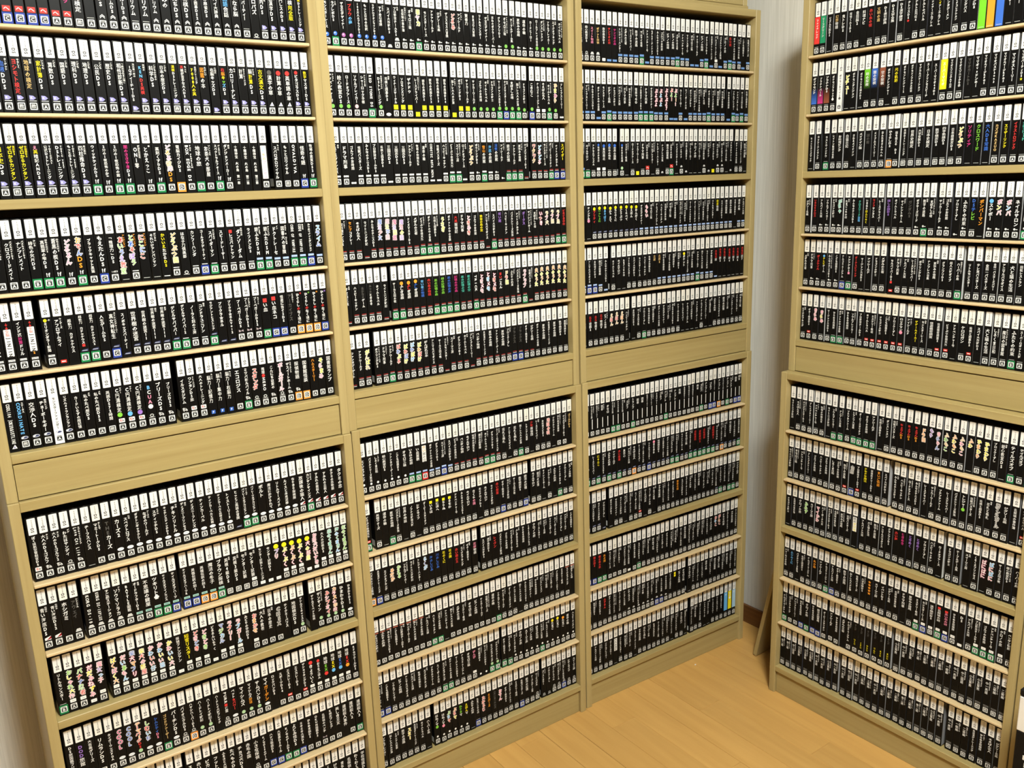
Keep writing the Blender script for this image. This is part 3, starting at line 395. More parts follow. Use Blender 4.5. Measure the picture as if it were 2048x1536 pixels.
LONG = "アドベンチャー大全;テニスの王国;トランプ;ナンプレ;将棋;麻雀;囲碁;サッカー;ゴルフ;オセロ;ミステリー;探偵ストーリー".split(';')

# ------------------------------------------------------------------ glyph outlines
INK = {'w': (0.92, 0.91, 0.88), 'y': srgb(250, 232, 40), 'r': srgb(226, 62, 58), 'b': srgb(66, 112, 205), 'g': srgb(132, 206, 70),
       'm': srgb(206, 60, 130), 'p': srgb(246, 150, 178), 'o': srgb(246, 160, 52), 't': srgb(226, 190, 124), 'k': srgb(110, 184, 240),
       'v': srgb(160, 120, 205), 'd': srgb(92, 90, 86), 'c': srgb(84, 190, 168), 'l': srgb(170, 206, 232), 'G': srgb(120, 205, 50), 'x': (0.012, 0.012, 0.012), 'e': srgb(40, 142, 98), 'n': srgb(150, 84, 60)}
ROT = set('ー―〜～「」（）()-=…')

def parse_title(s):
    """-> dict(spine, segs[(style, colours, text)], side(colour, text))"""
    spine = None
    if s.startswith('#|'): spine, s = '#', s[2:]
    elif s[0] in '@&^': spine, s = s[:2], s[3:]
    side = None
    if '/' in s:
        s, a = s.split('/', 1)
        side = (a[0], a[1:]) if a[0] in 'yroavpg' and ord(a[1]) > 127 and a[0] != a[1] else ('w', a)
    segs = []
    for part in s.split('+'):
        if part == '': continue
        plate = part.startswith('%')
        if plate: part = part[1:]
        fat = part.startswith('*')
        if fat: part = part[1:]
        if '|' in part: c, t = part.split('|', 1)
        else: c, t = ('x' if spine == '#' else 'w'), part
        segs.append((fat, ('%' if plate else '') + c, t))
    return dict(spine=spine, segs=segs, side=side)

def expand(row):
    out = []
    if row in A_ROWS:
        for tk in A_ROWS[row].split(';'):
            if tk[0] == 'G' and tk[1:].isdigit(): out.append(int(tk[1:])); continue
            out.append((tk[0], tk[1], parse_title(tk[3:])))
        return out
    if row in ROWS:
        d = ROWS[row]
    else:
        n = 34
        d = dict(c=''.join(rng.choice('AAAAAAABCN') for _ in range(n)), p='_' * n, o={})
    n = len(d['c'])
    for j in range(n):
        if j in d.get('g', {}): out.append(d['g'][j])
        t = d['o'].get(j)
        if t is None:
            t = rng.choice(EPOOL2 if d.get('e') else EPOOL) if d['c'][j] == 'E' else rng.choice(LONG if d.get('long') else POOL)
            if '/' not in t and rng.random() < 0.4: t += '/' + rng.choice(LONG)
        p = d['p'][j] if j < len(d['p']) else '_'
        if d.get('e') and d['c'][j] == 'E': p = '='
        out.append((d['c'][j], '|' if d.get('long') else p, parse_title(t)))
    return out

ALLROWS = [u + '.' + h + r for u in 'ABCDE' for h in 'ul' for r in '12345b' if u + '.' + h in UNITS]
DATA = {r: expand(r) for r in ALLROWS}

chars = set('ABCDEZNintendoDSCERO教■●★教検KFEA↓✚♣hsaif!ソへ☆●▲')
for rr in DATA.values():
    for cs in rr:
        if isinstance(cs, int): continue
        for _, _, t in cs[2]['segs']: chars |= set(t)
        if cs[2]['side']: chars |= set(cs[2]['side'][1])
chars = sorted(c for c in chars if c != ' ')

GLYPH = {}
def load_glyphs():
    tmp = []
    for ch in chars:
        cu = bpy.data.curves.new('glyph', 'FONT')
        cu.body = ch; cu.size = 1.0; cu.resolution_u = 1 if ord(ch) > 0x2fff else 2
        cu.offset = 0.004 if ord(ch) >= 0x4e00 else (0.022 if ord(ch) > 0x2fff else 0.03)
        o = bpy.data.objects.new('glyph', cu); COL.objects.link(o); tmp.append(o)
    dg = bpy.context.evaluated_depsgraph_get()
    for ch, o in zip(chars, tmp):
        ev = o.evaluated_get(dg)
        me = ev.to_mesh()
        nv = len(me.vertices)
        co = np.zeros(nv * 3); me.vertices.foreach_get('co', co); co = co.reshape(-1, 3)[:, :2]
        me.calc_loop_triangles()
        tr = np.zeros(len(me.loop_triangles) * 3, dtype=np.int64); me.loop_triangles.foreach_get('vertices', tr); tr = tr.reshape(-1, 3)
        if len(tr):
            a, b_, c = co[tr[:, 0]], co[tr[:, 1]], co[tr[:, 2]]
            ar = (b_[:, 0] - a[:, 0]) * (c[:, 1] - a[:, 1]) - (b_[:, 1] - a[:, 1]) * (c[:, 0] - a[:, 0])
            tr[ar < 0] = tr[ar < 0][:, ::-1]
        GLYPH[ch] = [co.copy(), tr]
        ev.to_mesh_clear()
    for o in tmp:
        cu = o.data
        bpy.data.objects.remove(o); bpy.data.curves.remove(cu)
    ref = GLYPH['教'][0]
    s = 0.93 / (ref[:, 0].max() - ref[:, 0].min())
    ctr_cjk = (ref.max(0) + ref.min(0)) / 2
    for ch, g in GLYPH.items():
        co = g[0]
        if len(co) == 0: continue
        c = (co.max(0) + co.min(0)) / 2
        if ord(ch) > 0x2fff and ch not in ROT:
            adv0 = ctr_cjk[1]
            c = np.array([c[0] * 0.5 + ctr_cjk[0] * 0.5, adv0])
        co = (co - c) * s
        if ch in ROT: co = np.stack([co[:, 1], -co[:, 0]], 1)
        g[0] = co
load_glyphs()

class Acc:
    """collects flat print: points (x, z) on a layer in front of the spine, with an ink colour"""
    def __init__(s): s.v, s.t, s.c, s.n = [], [], [], 0
    def add(s, xz, tr, col, layer):
        xz = np.asarray(xz, float); k = len(xz)
        s.v.append(np.stack([xz[:, 0], np.full(k, -layer), xz[:, 1]], 1))
        s.t.append(np.asarray(tr) + s.n); s.c.append(np.tile(np.array([*col, 1.0]), (k, 1))); s.n += k
    def poly(s, pts, col, layer):
        s.add(pts, [(0, i, i + 1) for i in range(1, len(pts) - 1)], col, layer)
    def rect(s, x0, x1, z0, z1, col, layer, r=0.0):
        if r <= 0: s.poly([(x0, z0), (x1, z0), (x1, z1), (x0, z1)], col, layer); return
        k = 0.3 * r
        s.poly([(x0 + r, z0), (x1 - r, z0), (x1 - k, z0 + k), (x1, z0 + r), (x1, z1 - r), (x1 - k, z1 - k), (x1 - r, z1), (x0 + r, z1), (x0 + k, z1 - k), (x0, z1 - r), (x0, z0 + r), (x0 + k, z0 + k)], col, layer)
    def disc(s, cx, cz, rx, rz, col, layer, n=14):
        s.poly([(cx + rx * math.cos(a), cz + rz * math.sin(a)) for a in [2 * math.pi * i / n for i in range(n)]], col, layer)
    def glyph(s, ch, cx, cz, sx, sz, col, layer, rot=False):
        g = GLYPH.get(ch)
        if g is None or len(g[0]) == 0: return
        co = g[0]
        if rot: co = np.stack([co[:, 1], -co[:, 0]], 1)
        s.add(co * np.array([sx, sz]) + np.array([cx, cz]), g[1], col, layer)
    def quad3(s, pts, col):
        s.v.append(np.array(pts, float)); s.t.append(np.array([(0, 1, 2), (0, 2, 3)]) + s.n)
        s.c.append(np.tile(np.array([*col, 1.0]), (4, 1))); s.n += 4
    def arrays(s):
        return np.concatenate(s.v), np.concatenate(s.t), np.concatenate(s.c)

def mesh_from(name, v, t, c, mats, mat_index=None):
    me = bpy.data.meshes.new(name)
    me.vertices.add(len(v)); me.vertices.foreach_set('co', np.ascontiguousarray(v, np.float32).ravel())
    me.loops.add(len(t) * 3); me.loops.foreach_set('vertex_index', np.ascontiguousarray(t, np.int32).ravel())
    me.polygons.add(len(t)); me.polygons.foreach_set('loop_start', np.arange(0, len(t) * 3, 3, dtype=np.int32))
    me.polygons.foreach_set('loop_total', np.full(len(t), 3, np.int32))
    if c is not None:
        at = me.attributes.new('ink', 'FLOAT_COLOR', 'POINT')
        at.data.foreach_set('color', np.ascontiguousarray(c, np.float32).ravel())
    for m in mats: me.materials.append(m)
    if mat_index is not None: me.polygons.foreach_set('material_index', np.ascontiguousarray(mat_index, np.int32))
    me.update(calc_edges=True)
    return me

# ------------------------------------------------------------------ one game case
CW, CH, CD = 0.0186, 0.135, 0.122        # spine width, height, depth
HW = CW / 2
BLACK = (0.0045, 0.0042, 0.004)
WHITE = (0.90, 0.89, 0.86)
L1, L2, L3, L4 = 0.00012, 0.00024, 0.00036, 0.00048

def shell_arrays():
    bm = bmesh.new()
    bmesh.ops.create_cube(bm, size=1.0)
    for v in bm.verts: v.co = Vector((v.co.x * CW, CD / 2 + v.co.y * CD, CH / 2 + v.co.z * CH))
    front = [e for e in bm.edges if all(v.co.y < 0.001 for v in e.verts)]
    bmesh.ops.bevel(bm, geom=front, offset=0.0011, segments=2, affect='EDGES', profile=0.5)
    bmesh.ops.triangulate(bm, faces=bm.faces[:])
    v = np.array([p.co[:] for p in bm.verts]); t = np.array([[q.index for q in f.verts] for f in bm.faces])
    bm.free()
    return v, t
SHELL_V, SHELL_T = shell_arrays()

def insert_acc(spine, cover, rated=True):
    a = Acc()
    x0, x1 = -HW + 0.0011, HW - 0.0011
    a.rect(x0, x1, 0.0018, CH - 0.0016, WHITE if spine == '#' else BLACK, L1)
    if spine and spine != '#':
        c = INK[spine[1]]
        if spine[0] == '@': a.rect(x0, x1, 0.030 if rated else 0.004, 0.098, c, L1 + 0.00005)
        else:
            z0, z1 = (0.026, 0.066) if spine[0] == '&' else (0.050, 0.098)
            a.add([(x0, z0), (x1, z0), (x1, z1), (x0, z1)], [(0, 1, 2), (0, 2, 3)], c, L1 + 0.00005)
            for q in ((2, 3) if spine[0] == '&' else (0, 1)): a.c[-1][q] = (*BLACK, 1.0)
    e = HW + 0.00012
    a.quad3([(e, 0.0012, 0.003), (e, CD - 0.003, 0.003), (e, CD - 0.003, CH - 0.003), (e, 0.0012, CH - 0.003)], cover)
    a.quad3([(-e, CD - 0.003, 0.003), (-e, 0.0012, 0.003), (-e, 0.0012, CH - 0.003), (-e, CD - 0.003, CH - 0.003)], BLACK)
    e2 = e + 0.0001
    a.quad3([(-e2, 0.030, 0.008), (-e2, 0.006, 0.008), (-e2, 0.006, 0.024), (-e2, 0.030, 0.024)], (0.6, 0.6, 0.58))
    return a

LX = 0.0006                               # the white header sits slightly right of centre
def header_acc(warm):
    a = Acc()
    z0, z1 = 0.0985, CH - 0.0022
    a.rect(LX - 0.0073, LX + 0.0073, z0, z1, tuple(c * k for c, k in zip((0.90, 0.885, 0.85), warm)), L2, 0.0012)
    return a
def logo_acc():
    a = Acc()
    z = CH - 0.0065
    for ch in 'NINTENDO':
        a.glyph(ch, LX + 0.0006, z, 0.0027, 0.0029, (0.20, 0.20, 0.20), L3, True)
        z -= 0.0022
    a.glyph('D', LX, z - 0.0010, 0.0078, 0.0070, (0.012, 0.012, 0.012), L3, True)
    a.glyph('S', LX, z - 0.0060, 0.0078, 0.0070, (0.012, 0.012, 0.012), L3, True)
    return a

RATE = {'B': srgb(36, 128, 74), 'C': srgb(44, 64, 150), 'D': srgb(236, 150, 62), 'Z': srgb(206, 48, 44)}
def rating_acc(r):
    a = Acc()
    if r in RATE: a.rect(-HW + 0.0012, HW - 0.0012, 0.0030, 0.0222, RATE[r], L2)
    z0 = 0.0066; h = 0.0126
    a.rect(-0.0061, 0.0061, z0, z0 + h, (0.86, 0.85, 0.82), L3, 0.0012)
    if r == 'E':
        a.rect(-0.0046, 0.0046, z0 + 0.0016, z0 + h - 0.0016, (0.03, 0.03, 0.03), L4)
        a.glyph('教', 0, z0 + h / 2, 0.0082, 0.0082, (0.8, 0.79, 0.76), L4 + 0.0001)
        return a
    a.rect(-0.0040, 0.0040, z0 + h - 0.0027, z0 + h - 0.0014, (0.04, 0.04, 0.04), L4)
    a.rect(-0.0044, 0.0044, z0 + 0.0013, z0 + h - 0.0034, (0.03, 0.03, 0.03), L4)
    a.glyph(r, 0, z0 + 0.0053, 0.0085, 0.0078, (0.86, 0.85, 0.82), L4 + 0.0001)
    return a

def pub_acc(p, r):
    """publisher mark just above the rating box (or at the foot when there is no rating)"""
    a = Acc()
    zb = 0.0060 if r == 'N' else (0.0236 if r in RATE else 0.0212)
    W = INK['w']
    if p == 'r': a.rect(-0.0062, 0.0062, zb, zb + 0.0095, srgb(214, 58, 52), L2); a.glyph('へ', 0, zb + 0.005, 0.010, 0.008, W, L3)
    elif p == 'p':
        a.poly([(-0.0050, zb + 0.003), (0.0012, zb + 0.003), (0.0056, zb + 0.0062), (0.0012, zb + 0.0102), (-0.0050, zb + 0.0108)], srgb(156, 152, 206), L2)
        a.glyph('K', -0.0015, zb + 0.0066, 0.005, 0.005, W, L3)
        a.rect(-0.0056, 0.0060, zb + 0.0006, zb + 0.0016, W, L2)
    elif p == 'v':
        for k in (0, 0.0026):
            a.poly([(-0.0044, zb + 0.001 + k), (0, zb + 0.0048 + k), (0, zb + 0.0062 + k), (-0.0044, zb + 0.0024 + k)], W, L2)
            a.poly([(0, zb + 0.0048 + k), (0.0044, zb + 0.001 + k), (0.0044, zb + 0.0024 + k), (0, zb + 0.0062 + k)], W, L2)
    elif p == '_': a.rect(-0.0060, 0.0060, zb + 0.0006, zb + 0.0015, (0.55, 0.55, 0.53), L2)
    elif p == 'f': a.glyph('!', -0.0022, zb + 0.0045, 0.010, 0.010, W, L2); a.glyph('f', 0.0018, zb + 0.0045, 0.010, 0.010, W, L2)
    elif p in 'sq': a.rect(-0.0058, 0.0058, zb + 0.0006, zb + 0.0020, W, L2); (a.rect(-0.0058, 0.0058, zb + 0.0028, zb + 0.0042, W, L2) if p == 'q' else None)
    elif p == 'i': [a.glyph(ch, -0.0045 + 0.003 * i, zb + 0.003, 0.0045, 0.0045, W, L2) for i, ch in enumerate('idES')]
    elif p == 'y': a.rect(-0.0056, 0.0056, zb + 0.0004, zb + 0.0106, srgb(240, 226, 40), L2)
    elif p == 'o': [a.disc(x, zb + 0.0035, 0.0021, 0.0024, W, L2, 10) for x in (-0.0042, 0, 0.0042)]
    elif p in '12345g':
        c = {'1': srgb(72, 120, 206), '2': srgb(176, 104, 170), '3': W, '4': srgb(128, 190, 92), '5': srgb(238, 190, 196), 'g': srgb(172, 206, 160)}[p]
        rr = 0.0030 if p == '3' else 0.0044
        a.disc(0, zb + 0.0052, rr, rr, c, L2)
        if p in '12': a.disc(-0.001, zb + 0.0062, 0.0015, 0.0015, W, L3, 8)
    elif p == 'e': a.disc(0, zb + 0.0042, 0.0064, 0.0036, (0.86, 0.88, 0.90), L2); a.rect(-0.004, 0.004, zb + 0.0036, zb + 0.0046, (0.45, 0.55, 0.68), L3)
    elif p == 'k': a.rect(-0.0058, 0.0058, zb + 0.0040, zb + 0.0052, srgb(190, 60, 56), L2); a.rect(-0.0058, 0.0058, zb + 0.0010, zb + 0.0022, (0.7, 0.69, 0.67), L2)
    elif p == 'R': a.rect(-0.0068, 0.0068, 0.0940, 0.0962, srgb(200, 110, 90), L2)
    elif p == 'n': a.rect(-0.0074, 0.0074, zb + 0.0008, zb + 0.0062, srgb(112, 150, 206), L2)
    elif p == 'l': a.rect(-0.0066, 0.0066, zb + 0.0008, zb + 0.0052, srgb(168, 190, 232), L2)
    elif p == 'b': a.rect(-0.0052, 0.0052, zb + 0.0010, zb + 0.0072, srgb(214, 60, 52), L2); a.rect(-0.0034, 0.0034, zb + 0.0032, zb + 0.0050, W, L3)
    elif p == 'w': a.rect(-0.0056, 0.0056, zb + 0.0008, zb + 0.0082, W, L2, 0.001); a.rect(-0.003, 0.003, zb + 0.0036, zb + 0.0048, (0.5, 0.5, 0.5), L3)
    elif p == 'S': a.glyph('ち', -0.0020, zb + 0.0052, 0.0085, 0.0095, W, L2); a.glyph('h', 0.0030, zb + 0.0045, 0.0070, 0.0080, W, L2)
    elif p == 'h': a.rect(-0.0056, 0.0056, zb + 0.0008, zb + 0.0092, W, L2, 0.001); a.glyph('ち', -0.0014, zb + 0.005, 0.0075, 0.0075, srgb(200, 50, 50), L3); a.glyph('h', 0.0026, zb + 0.005, 0.006, 0.006, (0.04, 0.04, 0.04), L3)
    elif p == 'j':
        a.poly([(-0.0058, zb + 0.0010), (0.0058, zb + 0.0010), (0.0058, zb + 0.0092), (-0.0058, zb + 0.0060)], W, L2)
        a.poly([(-0.0030, zb + 0.0012), (0.0058, zb + 0.0030), (0.0058, zb + 0.0090)], srgb(150, 30, 40), L3)
    elif p == 'm': a.rect(-0.0054, 0.0054, zb + 0.0010, zb + 0.0030, W, L2); a.poly([(-0.0050, zb + 0.0036), (0.0050, zb + 0.0036), (0.0030, zb + 0.0072), (-0.0030, zb + 0.0072)], (0.7, 0.69, 0.67), L2)
    elif p == 'd': a.poly([(-0.0066, zb + 0.0008), (0.0066, zb + 0.0008), (0.0066, zb + 0.0056), (-0.0030, zb + 0.0044)], srgb(62, 66, 98), L2); a.rect(-0.004, 0.005, zb + 0.0018, zb + 0.0032, (0.42, 0.44, 0.52), L3)
    elif p == 't': a.rect(-0.0062, 0.0062, zb + 0.0010, zb + 0.0060, srgb(176, 214, 204), L2); a.rect(-0.0048, 0.0048, zb + 0.0026, zb + 0.0042, srgb(70, 130, 120), L3)
    elif p == 'z': a.disc(-0.002, zb + 0.0040, 0.0026, 0.0026, (0.72, 0.72, 0.7), L2, 8); a.rect(0.0008, 0.0050, zb + 0.0026, zb + 0.0042, (0.72, 0.72, 0.7), L2)
    elif p == 'c': a.disc(0, zb + 0.0050, 0.0040, 0.0034, (0.62, 0.62, 0.6), L2); a.disc(0, zb + 0.0050, 0.0026, 0.0020, (0.03, 0.03, 0.03), L3); a.rect(-0.0058, 0.0058, zb + 0.0004, zb + 0.0011, W, L2)
    elif p == 'F': a.rect(-0.0040, 0.0040, zb + 0.0004, zb + 0.0084, srgb(64, 106, 190), L2); a.glyph('F', 0, zb + 0.0044, 0.006, 0.006, W, L3)
    elif p == 'a': a.poly([(-0.0046, zb + 0.001), (0.0046, zb + 0.001), (0.0010, zb + 0.0092)], (0.8, 0.8, 0.82), L2); a.rect(-0.0012, 0.0012, zb + 0.0022, zb + 0.0055, (0.3, 0.28, 0.5), L3)
    elif p == 'x': a.poly([(-0.005, zb + 0.002), (0.005, zb + 0.007), (0.005, zb + 0.002), (-0.005, zb + 0.007)], (0.42, 0.34, 0.36), L2)
    elif p == 'u': a.disc(0, zb + 0.0048, 0.0042, 0.0040, (0.62, 0.61, 0.6), L2, 9); a.rect(-0.003, 0.003, zb + 0.0012, zb + 0.0034, BLACK, L3)
    elif p == 'O': a.disc(0, zb + 0.0042, 0.0062, 0.0030, (0.62, 0.64, 0.72), L2); a.disc(0.0005, zb + 0.0042, 0.0048, 0.0019, (0.06, 0.07, 0.16), L3); a.poly([(-0.006, zb + 0.0022), (-0.0035, zb + 0.0018), (0.001, zb + 0.0072), (-0.001, zb + 0.007)], (0.8, 0.8, 0.82), L4)
    elif p == '=': [a.rect(-0.0066, 0.0066, zb + q, zb + q + 0.0007, (0.42, 0.42, 0.4), L2) for q in (0.0012, 0.0042)]
    elif p == '|': a.rect(-0.0012, 0.0012, 0.026, 0.056, W, L2)
    else: return None, zb
    top = {'r': 0.0100, 'p': 0.0115, 'v': 0.0095, 'y': 0.0112, 'f': 0.0100, 'h': 0.0098, 'j': 0.0096, 'S': 0.0105, 'w': 0.0088, '|': 0.036}.get(p, 0.0085)
    if p == 'R': top = 0
    return a, zb + top

def title_acc(tt, zlow, small=False):
    a = Acc()
    ztop = 0.0955
    n = sum(len(t) for _, _, t in tt['segs'])
    side = tt['side']
    if n:
        fat_all = any(f for f, _, _ in tt['segs'])
        full = ztop - zlow - 0.0015
        adv = min(0.0122 if fat_all else 0.0101, full / n)
        if n >= 7 and not fat_all: adv = min(adv, 0.0076 if n < 10 else 0.0066)
        wid = min(max(adv * 1.0, 0.0062), 0.0122 if fat_all else 0.0101)
        if side: wid = min(wid, 0.0082)
        if small and not fat_all:
            wid *= 0.92; adv = min(adv, 0.0070 if n > 5 else 0.0086)
        cx = -0.0022 if side else 0.0
        z = ztop - adv / 2 - min(rng.uniform(0.0005, 0.005), max(0.0, full - n * adv))
        j = 0
        latin = all(ord(c) < 128 for _, _, t in tt['segs'] for c in t) and n > 6
        for fat, cc, t in tt['segs']:
            if cc[0] == '%':
                cc = cc[1:]
                a.rect(cx - 0.0060, cx + 0.0060, z + adv * 0.55 - len(t) * adv, z + adv * 0.55, (0.88, 0.87, 0.84), L2, 0.0008)
            tl = len(t) > 3 and all(ord(c2) < 128 for c2 in t)
            for q, ch in enumerate(t):
                col = INK.get(cc[q % len(cc)], INK['w'])
                if ch == ' ': z -= adv; continue
                if ch == '■': a.rect(cx - wid * 0.42, cx + wid * 0.42, z - adv * 0.42, z + adv * 0.42, col, L3)
                elif ch == '●': a.disc(cx, z, max(wid, adv) * 0.48, max(wid, adv) * 0.48, col, L3, 14)
                elif fat:
                    dx = 0.0007 * (-1) ** (q)
                    inv = cc[q % len(cc)] == 'w'
                    bk = (0.62, 0.20, 0.30) if inv else (0.88, 0.86, 0.82)
                    for ux, uz in ((-1, 0), (1, 0), (0, -1), (0, 1)):
                        a.glyph(ch, cx + dx + ux * 0.0010, z + uz * 0.0010, 0.0112, adv * 1.06, bk, L2 + 0.00002 * (ux + 2 * uz + 3))
                    a.glyph(ch, cx + dx, z, 0.0112, adv * 1.06, col, L4)
                elif latin or tl: a.glyph(ch, cx, z, 0.0085, adv * 1.25, col, L3, True)
                else: a.glyph(ch, cx, z, wid * 1.02, adv * 1.02, col, L3)
                z -= adv
    if side:
        c, t = side
        adv = min(0.0042, (ztop - zlow - 0.004) / max(1, len(t)))
        z = ztop - adv / 2 - 0.0005
        for ch in t:
            if ch != ' ': a.glyph(ch, 0.0046, z, 0.0044, adv * 1.02, INK.get(c, INK['w']), L3)
            z -= adv
    return a

# ------------------------------------------------------------------ place the cases
def world_cases():
    out = []
    for row in ALLROWS:
        u, h, r = row[0], row[2], row[3]
        ox, oy, oz, ang, W, D = UNITS[u + '.' + h]
        lst = DATA[row]
        n = sum(1 for c in lst if not isinstance(c, int))
        gaps = sum(c for c in lst if isinstance(c, int)) / 1000
        x0, x1 = T + 0.0012, W - T - 0.0012
        zloc = SH[r] + 0.0003
        if u == 'A':
            # right-justified; anything left over on the left is filled with further cases
            pitch = 0.0196 if h == 'u' else 0.01905
            pitch = min(pitch, (x1 - x0 - gaps) / n)
            extra = int((x1 - x0 - gaps - n * pitch) / pitch)
            fill = [(rng.choice('AAAABCN'), '_', parse_title(rng.choice(POOL))) for _ in range(extra)]
            seq = fill + lst
            x = x1 - (n + extra) * pitch - gaps
            first = extra
        else:
            pitch = (x1 - x0 - gaps) / n
            while pitch < CW + 0.0002:
                for q in range(len(lst) - 1, -1, -1):
                    if not isinstance(lst[q], int): lst.pop(q); n -= 1; break
                pitch = (x1 - x0 - gaps) / n
            while pitch > 0.0209:
                lst.append(('A', '_', parse_title(rng.choice(POOL)))); n += 1
                pitch = (x1 - x0 - gaps) / n
            seq = lst; x = x0; first = 0
        idx = 0
        tot = sum(1 for c in seq if not isinstance(c, int))
        for c in seq:
            if isinstance(c, int): x += c / 1000; continue
            jit = min(0.0004, max(0.0, (pitch - CW) / 2 - 0.0001))
            xc = x + pitch / 2 + rng.uniform(-jit, jit)
            dep = RECESS + rng.uniform(-0.0012, 0.0012) + (0.0008 if rng.random() < 0.08 else 0)
            if u in 'DE': dep += rng.uniform(-0.0022, 0.0018)
            ca, sa = math.cos(ang), math.sin(ang)
            loc = (ox + ca * xc - sa * dep, oy + sa * xc + ca * dep, oz + zloc)
            out.append(dict(row=row, loc=loc, ang=ang, spec=c, idx=idx, tot=tot, fill=(idx < first)))
            idx += 1
            x += pitch
    return out
CASES = world_cases()

camM = cam.matrix_basis.inverted() if False else (Matrix.Translation(CAM_LOC) @ __import__('mathutils').Euler(CAM_ROT).to_matrix().to_4x4()).inverted()
def project(p):
    q = camM @ Vector(p)
    if q.z >= -0.05: return None
    return (1024 + CAM_F * q.x / -q.z, 768 - CAM_F * q.y / -q.z)
def seen_area(cs):
    ca, sa = math.cos(cs['ang']), math.sin(cs['ang'])
    pts = []
    for lx, lz in ((-HW, 0), (HW, 0), (HW, CH), (-HW, CH)):
        p = project((cs['loc'][0] + ca * lx, cs['loc'][1] + sa * lx, cs['loc'][2] + lz))
        if p is None: return 0
        pts.append((min(max(p[0], 0), 2048), min(max(p[1], 0), 1536)))
    return abs(sum(pts[i][0] * pts[(i + 1) % 4][1] - pts[(i + 1) % 4][0] * pts[i][1] for i in range(4))) / 2
for cs in CASES: cs['area'] = seen_area(cs)
order = sorted(range(len(CASES)), key=lambda i: -CASES[i]['area'])
KEEP = set(i for i in order[:300] if CASES[i]['area'] > 300)

ORD = ['first', 'second', 'third', 'fourth', 'fifth', 'sixth', 'seventh', 'eighth', 'ninth', 'tenth', 'eleventh', 'twelfth', 'thirteenth', 'fourteenth', 'fifteenth',
       'sixteenth', 'seventeenth', 'eighteenth', 'nineteenth', 'twentieth']
def ordinal(n):
    if n <= 20: return ORD[n - 1]
    if n == 30: return 'thirtieth'
    if n == 40: return 'fortieth'
    return ('twenty-' if n < 30 else 'thirty-') + ORD[n % 10 - 1]
ROWNAME = {'1': 'top', '2': 'second', '3': 'third', '4': 'fourth', '5': 'fifth', 'b': 'bottom'}
CNAME = {'w': 'white', 'y': 'yellow', 'r': 'red', 'b': 'blue', 'g': 'green', 'm': 'magenta', 'p': 'pink', 'o': 'orange', 't': 'tan', 'k': 'sky-blue', 'v': 'violet', 'd': 'grey', 'c': 'teal', 'x': 'black', 'l': 'pale-blue', 'G': 'green'}
RNAME = {'A': 'white rating box', 'B': 'green rating block', 'C': 'blue rating block', 'D': 'orange rating block', 'Z': 'red rating block', 'E': 'study rating box', 'N': 'no rating box'}
UNAME = {'A': 'leftmost', 'B': 'middle', 'C': 'corner', 'D': 'right-hand', 'E': 'edge'}

def label_for(cs):
    r, p, tt = cs['spec']
    row = cs['row']
    body = 'white' if tt['spine'] == '#' else 'black'
    k = cs['tot'] - cs['idx']
    segs = tt['segs']
    fat = [s for s in segs if s[0]]
    if fat: lett = 'multicoloured' if len(fat[0][1]) > 1 else CNAME[fat[0][1].strip('%')[0]]
    else:
        cols = [s[1].strip('%')[0] for s in segs if s[2] not in ('●', '■')] or ['w']
        cc = [c for c in cols if c not in 'wx'] or cols
        lett = CNAME[cc[0]]
    half = 'upper' if row[2] == 'u' else 'lower'
    rname = 'bottom' if row[3] == 'b' else ROWNAME[row[3]]
    return f"{body} case, {lett} title, {RNAME[r]}, {ordinal(k)} from right, {rname} row, {UNAME[row[0]]} {half} bookcase"

shell_cache, mesh_cache = {}, {}
def shared(key, acc):
    if key not in mesh_cache:
        v, t, c = acc().arrays()
        mesh_cache[key] = mesh_from(key[0], v, t, c, [M_print])
    return mesh_cache[key]
shell_me = mesh_from('game_case', SHELL_V, SHELL_T, None, [M_plastic])

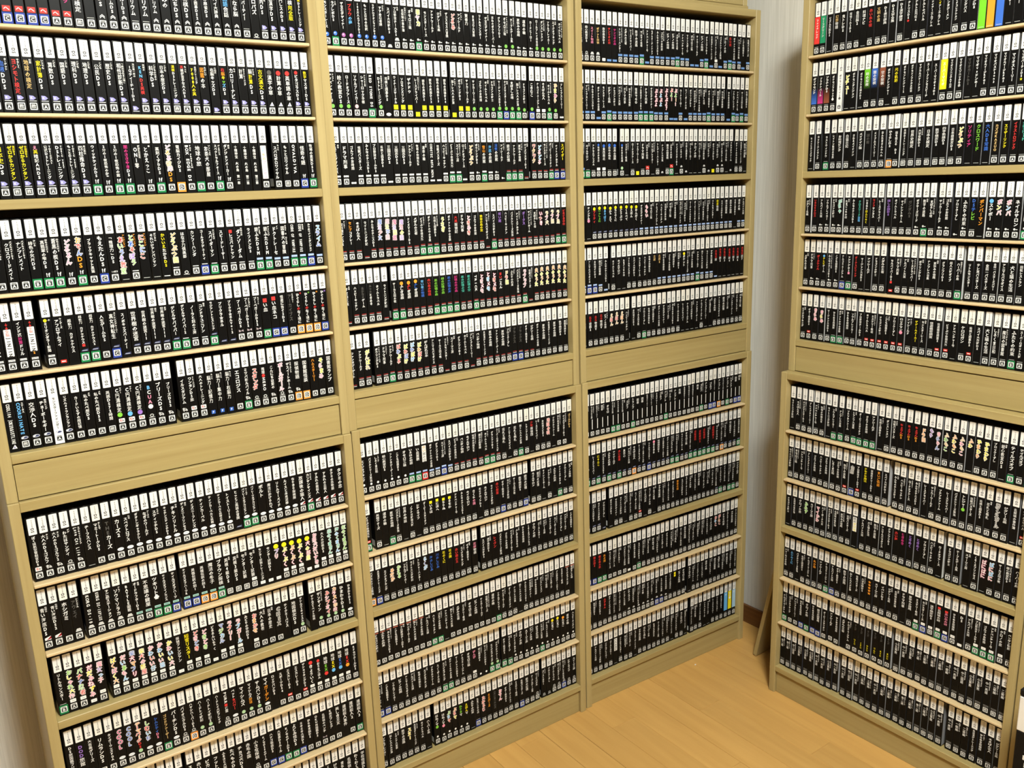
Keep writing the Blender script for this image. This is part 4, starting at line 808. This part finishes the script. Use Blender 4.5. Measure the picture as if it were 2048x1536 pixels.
WARMS = [(1, 1, 1), (1, 1, 1), (1, 0.985, 0.93), (0.96, 0.98, 1.0), (1, 1, 0.985)]
COVERS = [(0.02, 0.02, 0.022), (0.03, 0.025, 0.025), (0.10, 0.05, 0.04), (0.05, 0.07, 0.12), (0.4, 0.38, 0.34)]
COVERS_D = [(0.8, 0.8, 0.78), (0.55, 0.55, 0.56), (0.03, 0.03, 0.03), (0.35, 0.35, 0.36), (0.05, 0.05, 0.06)]
mass_v, mass_t, mass_c, mass_m, mass_n = [], [], [], [], 0
for i, cs in enumerate(CASES):
    r, p, tt = cs['spec']
    warm = rng.randrange(len(WARMS)) if rng.random() < 0.6 else 0
    cov = rng.randrange(5)
    covers = COVERS_D if cs['row'][0] in 'DE' else COVERS
    ck = ('D' if cs['row'][0] in 'DE' else 'A', cov)
    pa, zlow = pub_acc(p, r)
    if i in KEEP:
        o = link('game_case', shell_me)
        o.location = cs['loc']; o.rotation_euler = (0, 0, cs['ang'])
        tag(o, label_for(cs), 'game case', 'game cases on the shelves')
        link('cover_insert', shared(('cover_insert', tt['spine'], ck, r != 'N'), lambda: insert_acc(tt['spine'], covers[cov], r != 'N')), o)
        hd = link('header_label', shared(('header_label', warm), lambda: header_acc(WARMS[warm])), o)
        link('logo_lettering', shared(('logo_lettering',), logo_acc), hd)
        ta = title_acc(tt, zlow)
        if ta.n:
            v, t, c = ta.arrays()
            link('title_lettering', mesh_from('title_lettering', v, t, c, [M_print]), o)
        if r != 'N': link('rating_mark', shared(('rating_mark', r), lambda: rating_acc(r)), o)
        if pa is not None: link('publisher_mark', shared(('publisher_mark', p, 'N' if r == 'N' else ('x' if r in RATE else 'A')), lambda: pa), o)
        continue
    parts = [(SHELL_V, SHELL_T, np.tile(np.array([*BLACK, 1.0]), (len(SHELL_V), 1)), 1)]
    accs = [insert_acc(tt['spine'], covers[cov], r != 'N'), header_acc(WARMS[warm]), logo_acc(), title_acc(tt, zlow, cs['row'][0] != 'A')]
    if r != 'N': accs.append(rating_acc(r))
    if pa is not None: accs.append(pa)
    for ac in accs:
        if ac.n: parts.append((*ac.arrays(), 0))
    ca, sa = math.cos(cs['ang']), math.sin(cs['ang'])
    R = np.array([[ca, -sa, 0], [sa, ca, 0], [0, 0, 1]])
    for v, t, c, mi in parts:
        mass_v.append(v @ R.T + np.array(cs['loc'])); mass_t.append(t + mass_n); mass_c.append(c); mass_m.append(np.full(len(t), mi)); mass_n += len(v)
me = mesh_from('game_cases', np.concatenate(mass_v), np.concatenate(mass_t), np.concatenate(mass_c), [M_print, M_plastic], np.concatenate(mass_m))
mo = link('game_cases', me)
tag(mo, 'hundreds of smaller-looking black game cases filling the middle, corner and right-hand bookcases', 'game cases', kind='stuff')
print('CASES', len(CASES), 'kept', len(KEEP), 'mass tris', len(me.polygons), 'glyphs', len(GLYPH))
